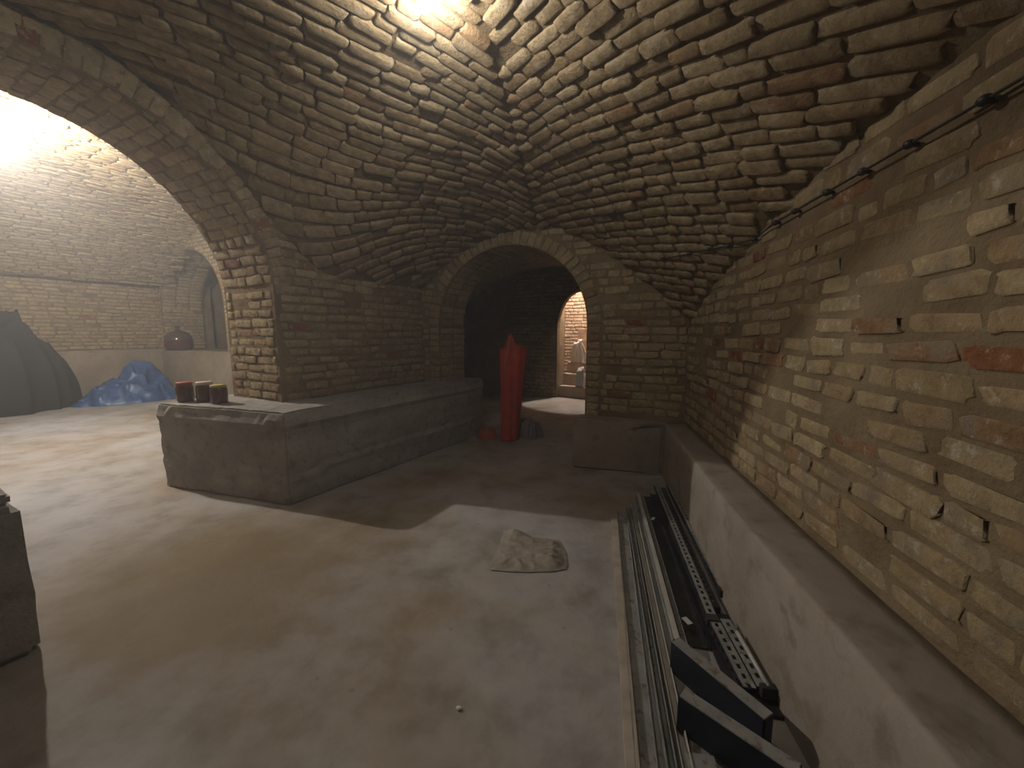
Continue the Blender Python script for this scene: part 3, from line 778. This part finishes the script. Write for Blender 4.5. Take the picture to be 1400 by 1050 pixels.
def crumple(name, mat, foot, hfun, n=48, label=None, cat=None, seed=1.0, fold=0.05, freq=4.0, z0=0.0, center=None):
    """crumpled sheet: foot(s, t) gives plan position, hfun(s, t) the heap height; sharp folds come from ridged noise"""
    bm = bmesh.new(); g = []
    for i in range(n + 1):
        row = []
        for j in range(n + 1):
            s_, t_ = i / n, j / n
            p = foot(s_, t_); p = Vector((p[0], p[1], 0))
            q = Vector((p.x * freq + seed, p.y * freq, seed * 2.3))
            rd = 1 - 2 * abs(noise.noise(q)); rd2 = 1 - 2 * abs(noise.noise(q * 2.3 + Vector((7, 3, 1))))
            e = min(1.0, 6 * min(s_, 1 - s_, t_, 1 - t_))
            z = z0 + max(0.004, hfun(s_, t_) + fold * e * (rd * 0.8 + rd2 * 0.45))
            off = noise.noise_vector(q * 1.3) * fold * 0.7
            row.append(bm.verts.new((p.x + off.x, p.y + off.y, z)))
        g.append(row)
    for i in range(n):
        for j in range(n): bm.faces.new((g[i][j], g[i + 1][j], g[i + 1][j + 1], g[i][j + 1]))
    bmesh.ops.recalc_face_normals(bm, faces=bm.faces[:])
    if sum(f.normal.z for f in bm.faces) < 0: bmesh.ops.reverse_faces(bm, faces=bm.faces[:])
    o = obj(name, bm, mat, None, True)
    if label: tag(o, label, cat)
    return o
def disc(s_, t_):
    """square to disc, so that heaps get a rounded outline"""
    x, y = 2 * s_ - 1, 2 * t_ - 1
    return x * math.sqrt(1 - y * y / 2), y * math.sqrt(1 - x * x / 2)

M_TARP = flat_mat('blue_tarpaulin', (0.045, 0.105, 0.26), rough=0.4, spec=0.5, var=0.25, scale=8, bstr=0.3)
def tarp_foot(s_, t_):
    x, y = disc(s_, t_); return W(-11.80 + 0.62 * x - 0.05 * y, 3.86 + 0.95 * y + 0.12 * x).xy
def tarp_h(s_, t_):
    x, y = disc(s_, t_)
    e = max(0.0, 1 - (x * x + y * y)) ** 0.55
    pk = 0.62 * math.exp(-(((x + 0.40) / 0.5) ** 2 + ((y - 0.38) / 0.42) ** 2)) + 0.20 * math.exp(-(((y + 0.1) / 0.7) ** 2))
    return e * (0.10 + pk)
crumple('tarpaulin', M_TARP, tarp_foot, tarp_h, 70, 'crumpled blue tarpaulin heaped on the floor of the side room', 'tarpaulin', 2.0, 0.17, 3.4)

M_BAG = flat_mat('dusty_plastic', (0.36, 0.32, 0.27), rough=0.4, spec=0.4, var=0.3, scale=18, bstr=0.4)
BAGC = [(-0.145, 2.36), (-0.10, 2.72), (0.03, 2.98), (0.37, 2.72), (0.345, 2.36), (0.16, 2.335)]
def bag_foot(s_, t_):
    x0 = (-0.145 + (-0.06 + 0.145) * t_); x1 = 0.35 + 0.02 * math.sin(t_ * 3); y0 = 2.36 - 0.03 * math.sin(s_ * 3.1); y1 = 2.82 + 0.08 * math.sin(max(0, 1 - s_ * 2) * 2.2) - 0.10 * s_
    return (x0 + (x1 - x0) * s_, y0 + (y1 - y0) * t_)
def bag_h(s_, t_):
    e = min(1.0, 5 * min(s_, 1 - s_, t_, 1 - t_))
    return 0.006 + e * (0.012 + 0.045 * math.exp(-(((s_ - 0.22) / 0.2) ** 2 + ((t_ - 0.86) / 0.16) ** 2)) + 0.018 * math.exp(-(((s_ - 0.8) / 0.2) ** 2 + ((t_ - 0.3) / 0.25) ** 2)))
crumple('plastic_bag', M_BAG, bag_foot, bag_h, 56, 'dusty crumpled plastic bag lying flat on the open floor', 'bag', 4.0, 0.012, 9.0)

M_WHITE = flat_mat('white_plastic_sack', (0.72, 0.70, 0.68), rough=0.4, var=0.15, bstr=0.2)
def sack(P, rx, ry, h, label, seed):
    crumple('white_sack', M_WHITE, lambda a, b: (P + eu3 * rx * disc(a, b)[0] + ev3 * ry * disc(a, b)[1]).xy,
            lambda a, b: h * max(0.0, 1 - disc(a, b)[0] ** 2 - disc(a, b)[1] ** 2) ** 0.45, 30, label, 'sack', seed, 0.11, 9.0, z0=P.z)
sack(W(-3.10, NV1 + 0.73, 0.80), 0.20, 0.14, 0.46, 'white plastic sack on the upper steps of the winding stair', 3.0)
sack(W(-2.86, NV1 + 0.21, 0.27), 0.13, 0.11, 0.36, 'white rag bundle low on the right of the winding stair', 5.0)

# red bundle standing in the arch
M_RED = flat_mat('red_fabric', (0.62, 0.06, 0.03), rough=0.6, var=0.3, scale=6, bstr=0.4)
M_CORD = flat_mat('pale_cord', (0.55, 0.38, 0.16), rough=0.8)
def red_bundle():
    t = empty('fabric_bundle', (-0.02, 5.5, 0)); tag(t, 'tall red fabric bundle standing upright in the round arch', 'bundle')
    bm = bmesh.new(); seg = 40; rows = 34; rings = []
    for i in range(rows + 1):
        f = i / rows; ring = []
        for k in range(seg):
            th = 2 * math.pi * k / seg
            hx = 0.125 + 0.055 * f ** 1.5; hy = 0.10 + 0.02 * f
            fold = 1 + 0.10 * math.sin(3 * th + 1.3 + f * 1.2) + 0.06 * math.sin(7 * th + f * 3)
            x = hx * math.cos(th) * fold; y = hy * math.sin(th) * fold
            top = 1.30 + 0.22 * math.exp(-((x + 0.03) / 0.06) ** 2) + 0.06 * math.exp(-((x - 0.11) / 0.06) ** 2)
            z = f * top; lean = 0.06 * f
            ring.append(bm.verts.new((x + lean - 0.03, y, z)))
        rings.append(ring)
    for i in range(rows):
        for k in range(seg): bm.faces.new((rings[i][k], rings[i][(k + 1) % seg], rings[i + 1][(k + 1) % seg], rings[i + 1][k]))
    cvt = bm.verts.new((0.0, 0, 1.28))
    for k in range(seg): bm.faces.new((rings[-1][k], rings[-1][(k + 1) % seg], cvt))
    bm.faces.new(list(reversed(rings[0])))
    bmesh.ops.recalc_face_normals(bm, faces=bm.faces[:])
    obj('cloth', bm, M_RED, t, True)
    bm = bmesh.new(); tube(bm, [(0.0, -0.14, 1.44), (-0.03, -0.15, 1.3), (-0.07, -0.145, 1.12), (-0.09, -0.135, 0.98)], 0.006)
    obj('cord', bm, M_CORD, t, True)
red_bundle()
M_ORANGE = flat_mat('orange_rag', (0.40, 0.10, 0.035), rough=0.8)
crumple('orange_rag', M_ORANGE, lambda a, b: (-0.36 + 0.13 * disc(a, b)[0], 5.62 + 0.14 * disc(a, b)[1]), lambda a, b: 0.10 * max(0, 1 - disc(a, b)[0] ** 2 - disc(a, b)[1] ** 2) ** 0.5, 24, 'small orange rag on the floor left of the red bundle', 'rag', 1.0, 0.06, 13.0)
M_GREYBAG = flat_mat('grey_bag', (0.26, 0.23, 0.25), rough=0.6)
crumple('grey_bag', M_GREYBAG, lambda a, b: (0.26 + 0.19 * disc(a, b)[0], 5.72 + 0.17 * disc(a, b)[1]), lambda a, b: 0.19 * max(0, 1 - disc(a, b)[0] ** 2 - disc(a, b)[1] ** 2) ** 0.5, 28, 'limp grey bag on the floor right of the red bundle', 'bag', 6.0, 0.09, 10.0)

# added near-black mound that stands in for a cast shadow in the side room
M_SHADOW_MOUND = flat_mat('shadow_mound_black', (0.018, 0.018, 0.016), rough=0.9, var=0.3, scale=5)
def shadow_mound_h(a, b):
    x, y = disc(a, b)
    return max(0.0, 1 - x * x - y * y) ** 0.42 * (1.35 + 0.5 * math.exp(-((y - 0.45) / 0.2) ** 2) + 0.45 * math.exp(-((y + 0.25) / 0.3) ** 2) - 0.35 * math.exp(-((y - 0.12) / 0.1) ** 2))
crumple('shadow_mound', M_SHADOW_MOUND, lambda a, b: W(-12.2 + 0.85 * disc(a, b)[0] - 0.35 * disc(a, b)[1], 1.75 + 1.45 * disc(a, b)[1]).xy, shadow_mound_h, 50,
        'added dark mound standing in for the shadow on the far ledge at the left picture edge', 'heap', 8.0, 0.30, 2.6)

# ------------------------------------------------------------------ dismantled shelving beside the right ledge
M_STEEL = noise_mat('grey_painted_steel', (0.21, 0.21, 0.20), (0.30, 0.30, 0.285), scale=9, bscale=60, bstr=0.15, bdist=0.003, rough=0.5, spec=0.4, c3=(0.15, 0.11, 0.08))
M_PALEST = noise_mat('pale_galvanised_steel', (0.40, 0.385, 0.345), (0.52, 0.495, 0.44), scale=9, bscale=60, bstr=0.15, bdist=0.003, rough=0.45, spec=0.5)
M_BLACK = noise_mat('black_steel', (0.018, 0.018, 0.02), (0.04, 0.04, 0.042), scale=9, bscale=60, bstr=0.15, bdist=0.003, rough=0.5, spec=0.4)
M_NAVY = noise_mat('navy_enamel', (0.010, 0.012, 0.020), (0.020, 0.023, 0.036), scale=6, bscale=40, bstr=0.15, bdist=0.003, rough=0.45, spec=0.4)
M_WOOD = noise_mat('grey_weathered_wood', (0.34, 0.29, 0.23), (0.46, 0.41, 0.34), scale=12, bscale=60, bstr=0.4, bdist=0.004, rough=0.85)
M_PAPER = flat_mat('paper_tag', (0.55, 0.55, 0.52), rough=0.8); M_YEL = flat_mat('yellow_tape', (0.36, 0.29, 0.07), rough=0.6)
def oriented(name, p0, p1, z, label, cat, group=None):
    a = Vector((*p0, z)); b = Vector((*p1, z)); d = b - a
    t = empty(name, (a + b) / 2, math.atan2(d.y, d.x)); tag(t, label, cat, group); return t, d.length
def box_part(name, mat, parent, c, s, bevel=0.002, rot=None):
    bm = bmesh.new(); add_box(bm, c, s, rot, bevel); return obj(name, bm, mat, parent)
def slotted(bm, L, w, y0, axis, pitch=0.05, hole=0.5, th=0.003, rows=1):
    """perforated flange: rails and webs leave real slots. axis 'h' lies flat from y0, 'v' stands up from y0"""
    n = int(L / pitch)
    bands = []
    rw = w / (rows * 2 + 1) if rows == 1 else w / (2 * rows + 1)
    for k in range(rows + 1): bands.append((2 * k * (w / (2 * rows + 1)), (2 * k + 1) * (w / (2 * rows + 1))))
    def bx(xa, xb, wa, wb):
        if axis == 'h': add_box(bm, ((xa + xb) / 2, y0 + (wa + wb) / 2, 0), (xb - xa, wb - wa, th))
        else: add_box(bm, ((xa + xb) / 2, y0, (wa + wb) / 2), (xb - xa, th, wb - wa))
    for a, b in bands: bx(-L / 2, L / 2, a, b)
    for k in range(rows):
        a = (2 * k + 1) * (w / (2 * rows + 1)); b = (2 * k + 2) * (w / (2 * rows + 1))
        for i in range(n + 1):
            x = -L / 2 + i * pitch; bx(x, min(L / 2, x + pitch * (1 - hole)), a, b)
def upright(p0, p1, z, label, w=0.045, mat=None, rows=1, flip=1, end=True):
    t, L = oriented('slotted_angle', p0, p1, z, label, 'shelf upright', 'slotted shelf uprights')
    bm = bmesh.new(); slotted(bm, L, w, 0.0, 'h', rows=rows); 
    if flip < 0: bmesh.ops.scale(bm, vec=(1, -1, 1), verts=bm.verts[:])
    obj('perforated_flange', bm, mat or M_STEEL, t)
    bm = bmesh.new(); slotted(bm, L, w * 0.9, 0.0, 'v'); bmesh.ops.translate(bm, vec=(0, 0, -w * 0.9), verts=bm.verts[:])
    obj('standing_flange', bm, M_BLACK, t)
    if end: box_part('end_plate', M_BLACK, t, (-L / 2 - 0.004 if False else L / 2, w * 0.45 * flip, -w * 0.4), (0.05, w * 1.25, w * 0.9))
    return t
def channel(p0, p1, z, w, hgt, label, mat, name='steel_channel', cat='shelf part', lip=0.004):
    t, L = oriented(name, p0, p1, z, label, cat)
    box_part('web', mat, t, (0, 0, 0), (L, w, lip), 0.001)
    box_part('side_lip', mat, t, (0, w / 2, hgt / 2), (L, lip, hgt), 0.001); box_part('side_lip', mat, t, (0, -w / 2, hgt / 2), (L, lip, hgt), 0.001)
    return t
# wooden batten, outermost
t, L = oriented('wooden_batten', (0.828, 3.03), (0.33, 0.80), 0.0, 'pale wooden batten lying outermost beside the metal parts', 'batten')
bm = bmesh.new(); add_box(bm, (0, 0, 0.0125), (L, 0.050, 0.025), None, 0.003); roughen(bm, 0.12, 0.0015, 6, 0, 1, False); obj('timber', bm, M_WOOD, t)
channel((0.925, 3.17), (0.385, 0.85), 0.004, 0.075, 0.022, 'wide grey steel channel next to the wooden batten', M_STEEL)
channel((1.000, 3.25), (0.475, 0.85), 0.004, 0.030, 0.040, 'narrow grey steel rail beside the wide channel', M_STEEL)
channel((1.050, 3.27), (0.530, 0.85), 0.004, 0.034, 0.034, 'narrow pale steel rail running to the bottom picture edge', M_PALEST)
t, L = oriented('steel_plate', (1.085, 3.30), (0.62, 0.95), 0.012, 'flat grey steel strip between the rails and the pale angle', 'shelf part')
box_part('strip', M_STEEL, t, (0, 0, 0), (L, 0.06, 0.006)); box_part('strip_edge', M_BLACK, t, (0, 0.032, 0.004), (L, 0.006, 0.014))
# pale angle bar with the bent paper tags
t, L = oriented('steel_angle', (1.165, 3.44), (0.80, 1.70), 0.062, 'pale plain steel angle bar ending at the navy shelf panels', 'shelf part')
box_part('top_flange', M_PALEST, t, (0, -0.018, 0), (L, 0.032, 0.004)); box_part('side_flange', M_STEEL, t, (0, 0.016, -0.03), (L, 0.045, 0.004), 0.001, Matrix.Rotation(0.9, 3, 'X'))
box_part('foot_flange', M_STEEL, t, (0, -0.034, -0.03), (L, 0.004, 0.06))
box_part('paper_tag', M_PAPER, t, (L / 2 - 0.14, 0.055, 0.005), (0.05, 0.03, 0.002), 0.0005, Matrix.Rotation(0.5, 3, 'Z'))
box_part('paper_tag', M_PAPER, t, (-L / 2 + 0.50, 0.045, 0.003), (0.05, 0.022, 0.002), 0.0005, Matrix.Rotation(-0.4, 3, 'Z'))
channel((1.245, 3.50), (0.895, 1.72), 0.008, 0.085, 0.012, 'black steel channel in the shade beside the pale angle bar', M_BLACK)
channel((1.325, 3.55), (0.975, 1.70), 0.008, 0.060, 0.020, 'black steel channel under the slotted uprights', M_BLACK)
upright((1.372, 3.66), (1.005, 1.86), 0.062, 'long slotted steel upright in the middle of the pile')
upright((1.415, 3.62), (1.075, 1.98), 0.045, 'dark slotted upright squeezed between two others', mat=M_BLACK)
upright((1.475, 3.62), (1.165, 2.05), 0.085, 'slotted steel upright lying nearest to the pale ledge', flip=1)
upright((1.005, 1.85), (0.955, 1.46), 0.055, 'short double-slotted steel piece, left of a pair by the navy panels', w=0.05, rows=1, end=False)
upright((1.062, 1.85), (1.012, 1.46), 0.058, 'short double-slotted steel piece, right of a pair by the navy panels', w=0.05, rows=1, end=False)
t, L = oriented('steel_rod', (1.085, 1.74), (1.045, 1.44), 0.075, 'short pale steel rod resting against the ledge', 'rod')
bm = bmesh.new(); tube(bm, [(-L / 2, 0, 0), (L / 2, 0, 0)], 0.009, 10); obj('bar', bm, M_PALEST, t, True); box_part('end_plate', M_BLACK, t, (L / 2, 0, -0.02), (0.03, 0.06, 0.05))
t, L = oriented('steel_plate', (1.075, 1.95), (0.985, 1.38), 0.010, 'dark base plate under the short slotted pair', 'shelf part')
box_part('strip', M_BLACK, t, (0, 0, 0), (L, 0.17, 0.012)); box_part('folded_lip', M_STEEL, t, (0, 0.085, 0.02), (L, 0.004, 0.04))
def shelf_panel(p0, p1, ztop, hgt, label):
    t, L = oriented('shelf_panel', p0, p1, 0.0, label, 'shelf panel', 'navy shelf panels')
    tilt = Matrix.Rotation(-0.30, 3, 'X')
    box_part('panel_face', M_NAVY, t, (0, -0.012, ztop - hgt / 2), (L, 0.010, hgt), 0.003)
    box_part('folded_edge', M_STEEL, t, (0, 0.012, ztop), (L, 0.052, 0.006), 0.002)
    box_part('back_lip', M_NAVY, t, (0, 0.036, ztop - 0.03), (L, 0.004, 0.06), 0.001)
    box_part('end_cap', M_NAVY, t, (L / 2, 0.012, ztop - hgt / 2), (0.006, 0.05, hgt), 0.001); box_part('end_cap', M_NAVY, t, (-L / 2, 0.012, ztop - hgt / 2), (0.006, 0.05, hgt), 0.001)
shelf_panel((0.715, 1.59), (0.90, 1.235), 0.155, 0.14, 'navy shelf panel on edge with a grey lip, farther of the two')
shelf_panel((0.635, 1.33), (0.885, 1.06), 0.155, 0.14, 'navy shelf panel on edge with a grey lip, nearest to the camera')
t, L = oriented('steel_plate', (0.66, 1.22), (0.60, 0.85), 0.03, 'grey sheet metal with yellow tape in front of the navy panels', 'shelf part')
box_part('sheet', M_STEEL, t, (0, 0, 0), (L, 0.10, 0.006)); box_part('yellow_tape', M_YEL, t, (-0.06, -0.035, 0.004), (0.10, 0.018, 0.002), 0.0005)

bm = bmesh.new(); bmesh.ops.create_icosphere(bm, subdivisions=2, radius=0.009)
for v_ in bm.verts: v_.co = Vector((v_.co.x * 1.3, v_.co.y, v_.co.z * 0.5)) * (1 + 0.4 * noise.noise(v_.co * 90)) + Vector((0, 0, 0.007))
tag(obj('plaster_crumb', bm, M_WHITE, None, False, (-0.215, 1.414, 0)), 'tiny white plaster crumb on the bare floor', 'crumb')

# ------------------------------------------------------------------ old wire on knobs along the right wall
def wall_wire():
    t = empty('old_wire', (0, 0, 0)); tag(t, 'old dark wire on round knobs high along the right wall', 'wire')
    pts = []
    for y in (0.55, 0.80, 1.127, 1.372, 1.589, 1.811, 2.076, 2.284): pts.append(Vector((1.07 + 0.183 * y - 0.03, y, 2.112)))
    for x, y in ((1.515, 2.57), (1.49, 2.82), (1.46, 3.03), (1.425, 3.28), (1.35, 3.67)):
        u, v = UV(x, y); pts.append(Vector((x, y, z_vault(u, v) - 0.04)))
    bm = bmesh.new(); tube(bm, pts, 0.0045, 6); obj('wire', bm, M_BLACK, t, True)
    for p in pts[1:]:
        bm = bmesh.new(); bmesh.ops.create_uvsphere(bm, u_segments=12, v_segments=8, radius=0.017); bmesh.ops.scale(bm, vec=(0.9, 1.1, 0.85), verts=bm.verts[:])
        add_box(bm, (0.02, 0, 0), (0.05, 0.012, 0.012))
        obj('knob', bm, M_BLACK, t, True, p)
wall_wire()
